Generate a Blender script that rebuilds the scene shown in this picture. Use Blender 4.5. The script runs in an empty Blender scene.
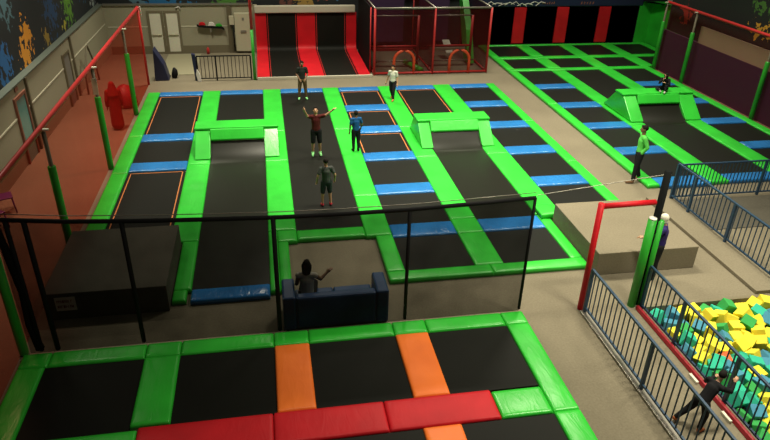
import bpy, bmesh, math, random
from mathutils import Vector, Matrix, noise
random.seed(7)
sc = bpy.context.scene
COL = sc.collection
V = Vector
G = -0.12            # carpet level; trampoline pad tops are at z = 0

# ---------------------------------------------------------------- camera
cam = bpy.data.cameras.new('camera'); cam.sensor_width = 36; cam.lens = 30.42; cam.clip_end = 200
co = bpy.data.objects.new('camera', cam); COL.objects.link(co)
RX = V((0.98452831, -0.173399975, 0.02522789)); UP = V((0.06113119, 0.47482333, 0.87795545)); FW = V((0.16421625, 0.86282979, -0.47807716))
m = Matrix((RX, UP, -FW)).transposed().to_4x4(); m.translation = V((0, 0, 8)); co.matrix_world = m
sc.camera = co
# ---------------------------------------------------------------- light and exposure
w = bpy.data.worlds.new('world'); sc.world = w; w.use_nodes = True
w.node_tree.nodes['Background'].inputs[0].default_value = (0.9, 0.85, 0.6, 1)
w.node_tree.nodes['Background'].inputs[1].default_value = 0.09
def area(name, x, y, z, sx, sy, power, col=(1, .93, .72)):
    l = bpy.data.lights.new(name, 'AREA'); l.shape = 'RECTANGLE'; l.size = sx; l.size_y = sy; l.energy = power; l.color = col; l.spread = math.radians(112)
    o = bpy.data.objects.new(name, l); COL.objects.link(o); o.location = (x, y, z)
    return o
# the hall's rows of high-bay lamps
for (x, y, p) in ((7.6, 7.5, 380), (4.0, 15.5, 375), (8.0, 15, 400), (.6, 20.5, 375), (5.5, 21.5, 410), (11.5, 20.5, 330), (-3.5, 28, 300), (3.0, 28.5, 260),
                  (9.5, 28, 200), (15.5, 28, 230), (-6.0, 21, 260), (1.5, 6.5, 75), (11.2, 10.5, 260), (-6.5, 15.5, 130), (16.2, 21.5, 170)):
    area('high_bay_light', x, y, 8.8, 1.6, .7, p)
sc.view_settings.view_transform = 'Standard'; sc.view_settings.look = 'None'
sc.view_settings.exposure = -0.08; sc.view_settings.gamma = 1; sc.view_settings.use_curve_mapping = False

# ---------------------------------------------------------------- materials
def newmat(name):
    mt = bpy.data.materials.new(name); mt.use_nodes = True
    nt = mt.node_tree; b = nt.nodes['Principled BSDF']
    return mt, nt, b
def nd(nt, t, **kw):
    n = nt.nodes.new(t)
    for k, v in kw.items(): setattr(n, k, v)
    return n
def plain(name, col, rough=.6, metal=0, spec=.5):
    mt, nt, b = newmat(name)
    b.inputs['Base Color'].default_value = (*col, 1); b.inputs['Roughness'].default_value = rough
    b.inputs['Metallic'].default_value = metal; b.inputs['Specular IOR Level'].default_value = spec
    tc = nd(nt, 'ShaderNodeTexCoord'); n = nd(nt, 'ShaderNodeTexNoise'); n.inputs['Scale'].default_value = 14
    mx = nd(nt, 'ShaderNodeMix', data_type='RGBA', blend_type='MULTIPLY'); mx.inputs[0].default_value = .18
    nt.links.new(tc.outputs['Object'], n.inputs['Vector']); mx.inputs[6].default_value = (*col, 1)
    nt.links.new(n.outputs['Color'], mx.inputs[7]); nt.links.new(mx.outputs[2], b.inputs['Base Color'])
    return mt
def vinyl(name, col, rough=.31, wr=.15, spec=.5):
    mt, nt, b = newmat(name)
    tc = nd(nt, 'ShaderNodeTexCoord')
    mp = nd(nt, 'ShaderNodeMapping'); mp.inputs['Rotation'].default_value = (0, 0, .5); mp.inputs['Scale'].default_value = (3.6, 1.1, 2)
    n1 = nd(nt, 'ShaderNodeTexNoise'); n1.inputs['Scale'].default_value = 1.5; n1.inputs['Detail'].default_value = 2; n1.inputs['Distortion'].default_value = 1.6
    n2 = nd(nt, 'ShaderNodeTexNoise'); n2.inputs['Scale'].default_value = 1.3
    nt.links.new(tc.outputs['Object'], mp.inputs[0]); nt.links.new(mp.outputs[0], n1.inputs['Vector']); nt.links.new(tc.outputs['Object'], n2.inputs['Vector'])
    cr = nd(nt, 'ShaderNodeValToRGB'); cr.color_ramp.elements[0].color = (*[c * .86 for c in col], 1); cr.color_ramp.elements[1].color = (*[min(1, c * 1.1) for c in col], 1)
    cr.color_ramp.elements[0].position = .3; cr.color_ramp.elements[1].position = .7
    nt.links.new(n2.outputs['Fac'], cr.inputs[0]); nt.links.new(cr.outputs[0], b.inputs['Base Color'])
    bp = nd(nt, 'ShaderNodeBump'); bp.inputs['Strength'].default_value = wr; bp.inputs['Distance'].default_value = .05
    nt.links.new(n1.outputs['Fac'], bp.inputs['Height']); nt.links.new(bp.outputs[0], b.inputs['Normal'])
    b.inputs['Roughness'].default_value = rough
    b.inputs['Specular IOR Level'].default_value = spec
    return mt
def carpet(name, c1, c2):
    mt, nt, b = newmat(name)
    tc = nd(nt, 'ShaderNodeTexCoord')
    n1 = nd(nt, 'ShaderNodeTexNoise'); n1.inputs['Scale'].default_value = 26; n1.inputs['Detail'].default_value = 8
    n2 = nd(nt, 'ShaderNodeTexNoise'); n2.inputs['Scale'].default_value = .5; n2.inputs['Detail'].default_value = 5
    nt.links.new(tc.outputs['Object'], n1.inputs['Vector']); nt.links.new(tc.outputs['Object'], n2.inputs['Vector'])
    a = nd(nt, 'ShaderNodeMath', operation='ADD'); nt.links.new(n1.outputs['Fac'], a.inputs[0]); nt.links.new(n2.outputs['Fac'], a.inputs[1])
    h = nd(nt, 'ShaderNodeMath', operation='MULTIPLY'); h.inputs[1].default_value = .5; nt.links.new(a.outputs[0], h.inputs[0])
    cr = nd(nt, 'ShaderNodeValToRGB'); cr.color_ramp.elements[0].color = (*c1, 1); cr.color_ramp.elements[1].color = (*c2, 1)
    cr.color_ramp.elements[0].position = .3; cr.color_ramp.elements[1].position = .7
    nt.links.new(h.outputs[0], cr.inputs[0]); nt.links.new(cr.outputs[0], b.inputs['Base Color'])
    bp = nd(nt, 'ShaderNodeBump'); bp.inputs['Strength'].default_value = .3; bp.inputs['Distance'].default_value = .01
    nt.links.new(n1.outputs['Fac'], bp.inputs['Height']); nt.links.new(bp.outputs[0], b.inputs['Normal'])
    b.inputs['Roughness'].default_value = .95; b.inputs['Specular IOR Level'].default_value = .1
    return mt
def netmat(name, col, fac, tint=(1, 1, 1)):
    # fine mesh fabric: mostly see-through, a share of diffuse thread
    mt = bpy.data.materials.new(name); mt.use_nodes = True; nt = mt.node_tree
    nt.nodes.remove(nt.nodes['Principled BSDF']); out = nt.nodes['Material Output']
    tr = nd(nt, 'ShaderNodeBsdfTransparent'); tr.inputs[0].default_value = (*tint, 1)
    df = nd(nt, 'ShaderNodeBsdfDiffuse'); df.inputs[0].default_value = (*col, 1)
    tc = nd(nt, 'ShaderNodeTexCoord'); n = nd(nt, 'ShaderNodeTexNoise'); n.inputs['Scale'].default_value = 1.2; n.inputs['Detail'].default_value = 3
    nt.links.new(tc.outputs['Object'], n.inputs['Vector'])
    mr = nd(nt, 'ShaderNodeMapRange'); mr.inputs['From Min'].default_value = .3; mr.inputs['From Max'].default_value = .7
    mr.inputs['To Min'].default_value = fac * .9; mr.inputs['To Max'].default_value = min(1, fac * 1.1)
    nt.links.new(n.outputs['Fac'], mr.inputs['Value'])
    mx = nd(nt, 'ShaderNodeMixShader'); nt.links.new(mr.outputs[0], mx.inputs[0])
    nt.links.new(tr.outputs[0], mx.inputs[1]); nt.links.new(df.outputs[0], mx.inputs[2]); nt.links.new(mx.outputs[0], out.inputs[0])
    return mt
def mural(name, base, spots):
    # spots: (centre, radius, colour); paint splashes broken up by noise
    mt, nt, b = newmat(name)
    tc = nd(nt, 'ShaderNodeTexCoord')
    n1 = nd(nt, 'ShaderNodeTexNoise'); n1.inputs['Scale'].default_value = 4.2; n1.inputs['Detail'].default_value = 3
    nt.links.new(tc.outputs['Object'], n1.inputs['Vector'])
    cur = None
    for (c, r, colr) in spots:
        d = nd(nt, 'ShaderNodeVectorMath', operation='DISTANCE'); d.inputs[1].default_value = c
        nt.links.new(tc.outputs['Object'], d.inputs[0])
        q = nd(nt, 'ShaderNodeMath', operation='DIVIDE'); q.inputs[1].default_value = r; nt.links.new(d.outputs['Value'], q.inputs[0])
        s = nd(nt, 'ShaderNodeMath', operation='MULTIPLY_ADD'); s.inputs[1].default_value = -.33; s.inputs[2].default_value = .14
        nt.links.new(q.outputs[0], s.inputs[0])
        a = nd(nt, 'ShaderNodeMath', operation='ADD'); nt.links.new(s.outputs[0], a.inputs[0]); nt.links.new(n1.outputs['Fac'], a.inputs[1])
        g = nd(nt, 'ShaderNodeMath', operation='GREATER_THAN'); g.inputs[1].default_value = .47; nt.links.new(a.outputs[0], g.inputs[0])
        mx = nd(nt, 'ShaderNodeMix', data_type='RGBA')
        nt.links.new(g.outputs[0], mx.inputs[0])
        if cur is None: mx.inputs[6].default_value = (*base, 1)
        else: nt.links.new(cur, mx.inputs[6])
        mx.inputs[7].default_value = (*[q_ * .85 for q_ in colr], 1); cur = mx.outputs[2]
    nt.links.new(cur, b.inputs['Base Color']); b.inputs['Roughness'].default_value = .8
    return mt
M = {
 'green': vinyl('green_vinyl', (.032, .53, .04)), 'blue': vinyl('blue_vinyl', (.022, .17, .47), .22, .4),
 'red': vinyl('red_vinyl', (.56, .010, .018), .5, .12, .25), 'orange': vinyl('orange_vinyl', (1.0, .20, .03), .42, .15, .35),
 'bed': plain('black_jump_fabric', (.010, .0105, .0085), .55, 0, .12), 'shinybed': plain('shiny_jump_fabric', (.012, .0125, .009), .36, 0, .2), 'webbing': plain('orange_webbing', (.6, .19, .045), .6),
 'carpet': carpet('beige_carpet', (.15, .13, .092), (.23, .2, .142)),
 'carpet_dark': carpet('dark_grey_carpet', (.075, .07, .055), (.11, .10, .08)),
 'wall': plain('beige_wall_paint', (.33, .31, .22), .8), 'wall_line': plain('pale_panel_strip', (.6, .58, .45), .7),
 'post_brown': plain('brown_steel', (.12, .1, .06), .5), 'dullred': plain('dull_red_vinyl', (.36, .012, .025), .5), 'white': plain('white_paint', (.72, .7, .58), .5),
 'cream': plain('cream_metal', (.5, .47, .34), .5), 'skirt': plain('brown_skirting', (.17, .145, .09), .7),
 'rednet': netmat('red_net', (.42, .02, .012), .3, (1, .44, .36)), 'rednet_thin': netmat('thin_red_net', (.2, .02, .015), .10, (1, .8, .78)), 'blacknet': netmat('black_net', (.008, .008, .006), .72),
 'cagenet': netmat('dark_cage_net', (.06, .009, .008), .7),
 'redmetal': plain('red_steel', (.55, .03, .03), .4), 'orangemetal': plain('orange_foam_tube', (.65, .07, .02), .5),
 'greenpost': vinyl('green_post_padding', (.025, .34, .025), .4, .12), 'greymetal': plain('grey_steel', (.3, .28, .24), .4, .6),
 'black': plain('black_steel', (.010, .010, .011), .6, 0, .1), 'bluemetal': plain('dark_blue_steel', (.018, .055, .11), .45),
 'purple': plain('dark_purple_padding', (.045, .018, .065), .6), 'purple_chair': plain('purple_plastic', (.10, .02, .16), .4),
 'navy': plain('navy_vinyl', (.014, .02, .07), .45), 'sofa': plain('blue_leather', (.03, .085, .22), .38),
 'panel': plain('grey_board', (.2, .19, .17), .6), 'sign': plain('sign_board', (.75, .73, .68), .5), 'signink': plain('dark_red_ink', (.25, .03, .03), .6),
 'skin': plain('skin', (.5, .27, .16), .55), 'skin_dark': plain('brown_skin', (.22, .11, .06), .55), 'hair': plain('black_hair', (.012, .009, .008), .85, 0, .15),
 'eye': plain('dark_eye', (.02, .015, .01), .3),
 'teal_glass': plain('teal_glass', (.12, .3, .28), .15), 'brownframe': plain('red_brown_frame', (.22, .08, .05), .5),
 'bandwhite': plain('pale_band', (.55, .52, .42), .6), 'deepblack': plain('black_backdrop', (.006, .007, .007), .8, 0, .1), 'captrim': plain('grey_green_cap', (.1, .12, .10), .6), 'palemat': plain('pale_mat', (.3, .28, .18), .8),
 'foam_y': plain('yellow_foam', (.82, .70, .06), .9, 0, .1), 'foam_t': plain('teal_foam', (.04, .46, .30), .9, 0, .1),
 'foam_g': plain('green_foam', (.05, .36, .09), .9, 0, .1), 'foam_b': plain('blue_foam', (.07, .26, .38), .9, 0, .1), 'foam_o': plain('orange_foam', (.85, .16, .06), .9, 0, .1),
 'blackfold': plain('folded_black_net', (.006, .006, .005), .9, 0, .1), 'pit': plain('dark_pit_lining', (.02, .035, .035), .9),
}
def cloth(name, c): 
    if name not in M: M[name] = plain(name, c, .85, 0, .2)
    return name

# ---------------------------------------------------------------- helpers
def mesh_obj(name, bm, mat, parent=None, smooth=False):
    me = bpy.data.meshes.new(name); bmesh.ops.recalc_face_normals(bm, faces=bm.faces); bm.to_mesh(me); bm.free()
    if smooth:
        for p in me.polygons: p.use_smooth = True
    me.materials.append(M[mat] if isinstance(mat, str) else mat)
    o = bpy.data.objects.new(name, me); COL.objects.link(o)
    if parent is not None:
        o.parent = parent; o.location = -V(parent.location) if False else o.location
    return o
def tag(o, label, cat, group=None, kind=None):
    o['label'] = label; o['category'] = cat
    if group: o['group'] = group
    if kind: o['kind'] = kind
    return o
def empty(name, loc, label, cat, group=None, rz=0):
    o = bpy.data.objects.new(name, None); COL.objects.link(o); o.location = loc; o.rotation_euler = (0, 0, rz)
    o.empty_display_size = .2
    return tag(o, label, cat, group)
def struct(o): o['kind'] = 'structure'; return o
def box(bm, x0, x1, y0, y1, z0, z1, bev=0, mtx=None):
    vs = [bm.verts.new(p) for p in ((x0, y0, z0), (x1, y0, z0), (x1, y1, z0), (x0, y1, z0), (x0, y0, z1), (x1, y0, z1), (x1, y1, z1), (x0, y1, z1))]
    fs = [bm.faces.new([vs[i] for i in f]) for f in ((3, 2, 1, 0), (4, 5, 6, 7), (0, 1, 5, 4), (1, 2, 6, 5), (2, 3, 7, 6), (3, 0, 4, 7))]
    if bev:
        es = {e for f in fs for e in f.edges}
        r = bmesh.ops.bevel(bm, geom=list(es), offset=bev, segments=2, affect='EDGES', profile=.5)
    if mtx is not None:
        vv = vs if not bev else bm.verts
        bmesh.ops.transform(bm, matrix=mtx, verts=list(vv))
def B(*a, **k):
    bm = bmesh.new(); box(bm, *a, **k); return bm
def tube(bm, pts, r, seg=10, cap=True, close=False):
    pts = [V(p) for p in pts]; rings = []
    rr = r if isinstance(r, (list, tuple)) else [r] * len(pts)
    n = len(pts); prev = None
    for i, p in enumerate(pts):
        d = (pts[(i + 1) % n] - pts[i - 1]) if (close or 0 < i < n - 1) else (pts[1] - pts[0] if i == 0 else pts[-1] - pts[-2])
        d.normalize()
        a = V((0, 0, 1)) if abs(d.z) < .9 else V((1, 0, 0))
        if prev is not None: a = prev
        u = d.cross(a).normalized(); v = d.cross(u).normalized(); prev = -v if False else a
        rings.append([bm.verts.new(p + u * math.cos(t) * rr[i] + v * math.sin(t) * rr[i]) for t in [2 * math.pi * k / seg for k in range(seg)]])
    for i in range(n if close else n - 1):
        A, Bq = rings[i], rings[(i + 1) % n]
        for k in range(seg): bm.faces.new((A[k], A[(k + 1) % seg], Bq[(k + 1) % seg], Bq[k]))
    if cap and not close:
        bm.faces.new(rings[0]); bm.faces.new(rings[-1][::-1])
def T(pts, r, **k):
    bm = bmesh.new(); tube(bm, pts, r, **k); return bm
def prism(pts, lo, hi, axis='x', bev=0):
    # polygon given in the plane across the axis, pushed from lo to hi
    bm = bmesh.new()
    f = (lambda a, b, t: (t, a, b)) if axis == 'x' else ((lambda a, b, t: (a, t, b)) if axis == 'y' else (lambda a, b, t: (a, b, t)))
    A = [bm.verts.new(f(a, b, lo)) for a, b in pts]; Bv = [bm.verts.new(f(a, b, hi)) for a, b in pts]; n = len(pts)
    bm.faces.new(A); bm.faces.new(Bv[::-1])
    for i in range(n): bm.faces.new((A[i], A[(i + 1) % n], Bv[(i + 1) % n], Bv[i]))
    bmesh.ops.recalc_face_normals(bm, faces=bm.faces)
    if bev: bmesh.ops.bevel(bm, geom=list(bm.edges), offset=bev, segments=2, affect='EDGES', profile=.5)
    return bm
def cushion(x0, x1, y0, y1, z1=0., th=.12, r=.035, puff=.012, wr=.005):
    def cuts(a, b):
        L = b - a; e = [0, r * .3, r, r * 2.2]; n = max(2, int((L - 4.4 * r) / .16))
        mid = [r * 2.2 + (L - 4.4 * r) * i / n for i in range(1, n)]
        return [a + t for t in e] + [a + t for t in mid] + [b - t for t in reversed(e)]
    xs, ys = cuts(x0, x1), cuts(y0, y1); bm = bmesh.new(); g = []
    for y in ys:
        row = []
        for x in xs:
            e = min(x - x0, x1 - x); f = min(y - y0, y1 - y); z = z1
            for d in (e, f):
                if d < r: z -= r - math.sqrt(max(0, r * r - (r - d) ** 2))
            k = min(1, e / .12) * min(1, f / .12)
            z += k * (puff + wr * noise.noise(V((x * 3, y * 3, z1 * 5))) * 2)
            row.append(bm.verts.new((x, y, z)))
        g.append(row)
    ny, nx = len(ys), len(xs)
    for j in range(ny - 1):
        for i in range(nx - 1): bm.faces.new((g[j][i], g[j][i + 1], g[j + 1][i + 1], g[j + 1][i]))
    loop = [g[0][i] for i in range(nx)] + [g[j][-1] for j in range(1, ny)] + [g[-1][i] for i in range(nx - 2, -1, -1)] + [g[j][0] for j in range(ny - 2, 0, -1)]
    low = [bm.verts.new((v.co.x, v.co.y, z1 - th)) for v in loop]
    n = len(loop)
    for i in range(n): bm.faces.new((loop[i], low[i], low[(i + 1) % n], loop[(i + 1) % n]))
    bm.faces.new(low)
    return bm
ORD = ['first', 'second', 'third', 'fourth', 'fifth', 'sixth', 'seventh', 'eighth', 'ninth', 'tenth', 'eleventh', 'twelfth', 'thirteenth', 'fourteenth',
       'fifteenth', 'sixteenth', 'seventeenth', 'eighteenth', 'nineteenth', 'twentieth', 'twenty-first', 'twenty-second', 'twenty-third', 'twenty-fourth', 'twenty-fifth']
def pad(x0, x1, y0, y1, mat, label, group, name='frame_pad', z1=0., th=.115):
    o = mesh_obj(name, cushion(x0, x1, y0, y1, z1, th), mat, smooth=True)
    return tag(o, label, 'safety pad', group)
def bed(x0, x1, y0, y1, label, group, web=False, z=-.045):
    o = mesh_obj('trampoline_bed', B(x0 + .004, x1 - .004, y0 + .004, y1 - .004, z - .02, z), 'bed')
    tag(o, label, 'trampoline', group)
    if web:
        bm = bmesh.new(); q = .08; h = .028
        box(bm, x0 + q, x0 + q + h, y0 + .05, y1 - q, z + .001, z + .006); box(bm, x1 - q - h, x1 - q, y0 + .05, y1 - q, z + .001, z + .006)
        box(bm, x0 + q, x1 - q, y1 - q - h, y1 - q, z + .001, z + .006)
        mesh_obj('edge_webbing', bm, 'webbing', o)
    return o

# ---------------------------------------------------------------- the hall
def slab(name, rects, z, mat, th=.1):
    bm = bmesh.new()
    for (x0, x1, y0, y1) in rects: box(bm, x0, x1, y0, y1, z - th, z)
    return struct(mesh_obj(name, bm, mat))
slab('floor', [(-7.35, 7.56, -2, 10.2), (-7.35, 21.5, 10.2, 33), (13, 21.5, -2, 10.2), (7.56, 13, -2, 3)], G, 'carpet')
# pit liner below floor level
bm = bmesh.new(); box(bm, 7.56, 13, 3, 10.2, -1.0, -.95)
struct(mesh_obj('floor_pit', bm, 'pit'))
bm = bmesh.new(); box(bm, 7.5, 13, 10.12, 10.2, -1.0, G); struct(mesh_obj('wall_pit_back', bm, 'skirt'))
bm = bmesh.new(); box(bm, 7.56, 7.62, 3, 10.12, -1.0, G + .005); struct(mesh_obj('wall_pit_side', bm, 'pit'))
# left wall: beige panels, pale strip, mural above
struct(mesh_obj('wall_left', B(-7.35, -7.2, -2, 32.35, G, 2.16), 'wall'))
struct(mesh_obj('trim_left_strip', B(-7.2, -7.185, 4, 32.2, 1.28, 1.325), 'wall_line'))
struct(mesh_obj('trim_left_top', B(-7.42, -7.15, -2, 32.2, 2.16, 2.2), 'captrim'))
for i, y in enumerate((14.9, 20.7, 26.1)):
    struct(mesh_obj('trim_left_column', B(-7.2, -7.13, y - .05, y + .05, G, 2.16), 'post_brown'))
lm = mural('left_wall_mural', (.007, .011, .014), [
    ((-7.4, 22.4, 3.0), .8, (.75, .3, .02)), ((-7.4, 22.0, 2.5), .75, (.78, .33, .03)), ((-7.4, 24.3, 2.5), .5, (.3, .2, .03)),
    ((-7.4, 20.1, 2.7), .8, (.02, .14, .4)), ((-7.4, 25.4, 3.3), 1.2, (.01, .05, .14)), ((-7.4, 27.6, 2.9), .95, (.09, .25, .02)), ((-7.4, 26.6, 2.4), .35, (.35, .32, .03)), ((-7.4, 27.8, 4.1), .8, (.06, .2, .03)),
    ((-7.4, 21.2, 4.2), .8, (.07, .15, .19)), ((-7.4, 30.0, 3.2), .7, (.02, .09, .2)), ((-7.4, 31.5, 2.6), .6, (.3, .35, .36))])
struct(mesh_obj('wall_left_upper', B(-7.5, -7.4, -2, 33, 2.2, 7.5), lm))
# door frames on the left wall
def wall_door(n, y0, y1, zt, fmat, pmat, x=-7.2):
    bm = bmesh.new()
    box(bm, x, x + .06, y0, y0 + .09, G, zt); box(bm, x, x + .06, y1 - .09, y1, G, zt); box(bm, x, x + .06, y0 + .09, y1 - .09, zt - .09, zt)
    f = struct(mesh_obj('door_%d' % n, bm, fmat))
    mesh_obj('door_leaf', B(x + .005, x + .03, y0 + .09, y1 - .09, G, zt - .09), pmat, f)
wall_door(1, 19.45, 20.45, 1.88, 'brownframe', 'teal_glass')
wall_door(2, 24.75, 25.65, 1.78, 'post_brown', 'panel')
# dark handrail
h = empty('stair_handrail', (-6.9, 27.2, G), 'dark bent metal handrail against the left wall near its far corner', 'handrail')
mesh_obj('rail', T([(0, -1.0, 0), (0, -.95, .7), (0, -.05, 1.65), (0, .1, 1.62), (0, .9, .5), (0, 1.0, 0)], .035), 'post_brown', h, True)
mesh_obj('notice_plate', B(-7.19, -7.17, 19.75, 20.0, 2.0, 2.12), 'brownframe')
tag(bpy.data.objects['notice_plate'], 'small reddish notice plate on left wall above the glazed brown door', 'sign')
# back wall
YB = 32.3
struct(mesh_obj('wall_back', B(-7.2, -.3, YB, YB + .15, G, 2.1), 'wall'))
struct(mesh_obj('trim_back_strip', B(-7.1, -1.45, YB - .015, YB, 1.12, 1.165), 'wall_line'))
struct(mesh_obj('trim_back_top', B(-7.2, -.5, YB - .06, YB + .2, 2.1, 2.16), 'greymetal'))
struct(mesh_obj('baseboard_back', B(-7.1, -.6, YB - .02, YB, G, .25), 'skirt'))
struct(mesh_obj('trim_back_column', B(-1.72, -1.5, YB - .08, YB, G, 2.08), 'post_brown'))
bmur = mural('back_wall_mural', (.008, .012, .015), [
    ((-4.5, 32.55, 2.4), 1.7, (.01, .13, .33)), ((-5.8, 32.55, 2.5), .7, (.1, .2, .28)), ((-1.6, 32.55, 2.4), 1.2, (.07, .22, .03)), ((-.6, 32.55, 2.8), .6, (.2, .26, .04)),
    ((1.0, 32.55, 2.35), .5, (.15, .05, .04)), ((2.0, 32.55, 2.3), .55, (.4, .25, .06)), ((2.9, 32.55, 2.4), .45, (.3, .07, .05)), ((3.6, 32.55, 2.4), .4, (.05, .15, .3)), ((5.5, 32.55, 2.6), .9, (.06, .25, .03)), ((8, 32.55, 2.8), .9, (.1, .2, .03))])
struct(mesh_obj('wall_back_upper', B(-7.4, 21, YB + .2, YB + .35, G, 7.5), bmur))
# double doors on the back wall
for n, (x0, x1) in enumerate(((-5.22, -4.72), (-4.47, -3.97))):
    bm = bmesh.new()
    for a, b_, c, d in ((x0 - .11, x0, G, 1.86), (x1, x1 + .11, G, 1.86), (x0, x1, 1.76, 1.86), (x0, x1, G, -.02)): box(bm, a, b_, YB - .05, YB, c, d)
    f = struct(mesh_obj('door_%d' % (3 + n), bm, 'skirt'))
    mesh_obj('door_leaf', B(x0, x1, YB - .035, YB - .005, -.02, 1.76, bev=.008), 'white', f)
    mesh_obj('push_bar', T([(x0 + .03, YB - .07, .78), (x1 - .03, YB - .07, .78)], .025), 'cream', f, True)
# switch cabinet
c = empty('electrical_cabinet', (-1.0, YB - .22, G), 'tall cream electrical cabinet on back wall beside green and red post', 'cabinet')
mesh_obj('body', B(-.38, .38, 0, .2, 0.1, 1.88, bev=.015), 'cream', c); mesh_obj('latch_panel', B(-.12, .14, -.03, 0, .98, 1.1, bev=.005), 'greymetal', c)
mesh_obj('emblem_plate', B(-.03, .07, -.015, 0, 1.55, 1.68), 'panel', c); mesh_obj('switch_box', B(-.62, -.4, 0, .15, 1.35, 1.75, bev=.01), 'cream', c)
mesh_obj('conduit', T([(-.45, .05, 1.35), (-.45, .05, .1)], .03), 'black', c, True)
s = empty('wall_shelf', (-2.5, YB - .2, 1.13), 'dark wall shelf on the beige back wall holding small coloured items', 'shelf')
mesh_obj('board', prism([(-.62, 0.05), (-.5, 0), (.5, -.08), (.62, -.14), (.62, -.08), (.5, -.02), (-.5, .06), (-.62, .11)], 0, .18, 'y'), 'black', s); mesh_obj('bracket', B(-.04, .04, .02, .2, -.25, -.02), 'greymetal', s)
for x, mt, nm, lb, sh in ((-2.88, 'red', 'toy', 'pink and red item at left end of the wall shelf', .14), (-2.45, 'sign', 'toy', 'white and red item in the middle of the wall shelf', .17), (-2.12, 'greenpost', 'toy', 'green item at right end of the wall shelf', .12)):
    o = mesh_obj('toy_block', prism([(-.16, 0), (.16, 0), (.12, sh * .7), (.04, sh), (-.1, sh * .9)], YB - .17, YB - .06, 'y', bev=.012), mt); o.location = (x, 0, 1.185 - (x + 2.5) * .08)
    tag(o, lb, 'toy', 'items on the wall shelf')
o = mesh_obj('fire_extinguisher', T([(-2.72, 32.1, G), (-2.72, 32.1, .12), (-2.72, 32.1, .17), (-2.72, 32.1, .2)], [.07, .07, .035, .03]), 'redmetal', smooth=True)
tag(o, 'small red fire extinguisher standing at foot of the beige back wall', 'fire extinguisher')

# ---------------------------------------------------------------- back climbing lanes (quarter walls) in red and black
def wallpad_profile(x0, x1, mat, nm, label, lift=0.):
    pts = [(27.6, G), (27.6, 0 + lift)]
    for k in range(7):
        t = k / 6 * math.pi / 2; pts.append((31.95 + .25 * math.sin(t), lift + .25 - .25 * math.cos(t)))
    pts += [(32.2, 1.72), (32.29, 1.72), (32.29, G)]
    return prism(pts, x0, x1, 'x', bev=0)
LA = [(-.42, .1, 'red'), (.1, 1.56, 'bed'), (1.56, 2.42, 'red'), (2.42, 3.92, 'bed'), (3.92, 4.42, 'red')]
names = iter(['red padded strip at the left edge of the back wall lanes', 'left black jump bed curving up the back wall between red pads', 'wide red padded strip between the two black back wall lanes',
              'right black jump bed curving up the back wall between red pads', 'red padded strip at right edge of the back lanes, beside the cage'])
for (x0, x1, mt) in LA:
    nm = next(names)
    o = mesh_obj('wall_pad' if mt == 'red' else 'wall_trampoline', wallpad_profile(x0, x1 - .004, mt, '', nm, 0 if mt == 'red' else -.05), mt)
    tag(o, nm, 'safety pad' if mt == 'red' else 'trampoline', 'back wall lanes')
    if mt == 'bed':
        for xx in (x0 + .05, x1 - .08):
            p = [(27.65, -.048), (31.95, -.048)] + [(31.95 + .24 * math.sin(k / 6 * math.pi / 2), -.048 + .25 - .25 * math.cos(k / 6 * math.pi / 2) + .005) for k in range(1, 7)] + [(32.19, 1.7)]
            q = [(a - .012 if b > .2 else a, b + .012) for a, b in reversed(p)]
            mesh_obj('edge_webbing', prism(p + q, xx, xx + .025, 'x'), 'redmetal', o)
o = mesh_obj('lane_kerb', B(-.42, 4.5, 27.5, 27.595, G, .0, bev=.01), 'bandwhite'); tag(o, 'pale kerb strip along the front of the red and black lanes', 'kerb')
o = mesh_obj('top_rail_pad', B(-.42, 4.35, 32.1, 32.32, 1.74, 2.08, bev=.04), 'bandwhite'); tag(o, 'pale padded beam across the top of the two back lanes', 'beam')
# toys / crowd of colourful shapes seen above the beam belong to the mural

# ---------------------------------------------------------------- red cage
cg = empty('climbing_cage', (4.6, 27.85, G), 'red framed netted climbing cage with two arch openings at the back', 'climbing frame')
def ctube(nm, pts, r, mt): mesh_obj(nm, T(pts, r), mt, cg, True)
W1, W2, D, H = 2.65, 5.15, 4.3, 2.85
for x in (0.03, W1, W2):
    ctube('upright', [(x, 0, 0), (x, 0, H)], .05, 'redmetal')
    ctube('upright', [(x, D, 0), (x, D, H)], .04, 'redmetal')
    ctube('side_rail', [(x, 0, H), (x, D, H)], .035, 'greymetal'); ctube('side_rail', [(x, 0, .08), (x, D, .08)], .045, 'redmetal')
for z, mt, y in ((.08, 'redmetal', 0), (H, 'greymetal', 0), (H, 'greymetal', D), (.08, 'redmetal', D)):
    ctube('cross_rail', [(0, y, z), (W2, y, z)], .045, mt)
for x0, x1 in ((0, W1), (W1, W2)):
    ctube('inner_rail', [(x0, 1.2, 2.3), (x1 - .45, 1.2, 2.3)], .03, 'greymetal')
    ctube('inner_rail', [(x0, 1.2, .95), (x1 - .45, 1.2, .95)], .05, 'redmetal')
    ctube('inner_post', [(x1 - .45, 1.2, 0), (x1 - .45, 1.2, 2.3)], .06, 'redmetal')
    ctube('inner_rail', [(x0, .4, .5), (x1 - .5, .4, .5)], .028, 'greymetal')
    a = x0 + (1.35 if x0 == 0 else 1.22)
    pts = [(a - .45, .02, 0), (a - .45, .02, .6)] + [(a + .45 * math.cos(t), .02, .6 + .45 * math.sin(t)) for t in [math.pi * (1 - k / 10) for k in range(1, 10)]] + [(a + .45, .02, .6), (a + .45, .02, 0)]
    ctube('arch', pts, .065, 'orangemetal')
    mesh_obj('padded_beam', B(x0 + .1 if x0 else x0 + .1, x1 - .7, 1.15, 1.35, .75, .9, bev=.03), 'cream' if x0 else 'redmetal', cg)
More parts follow.
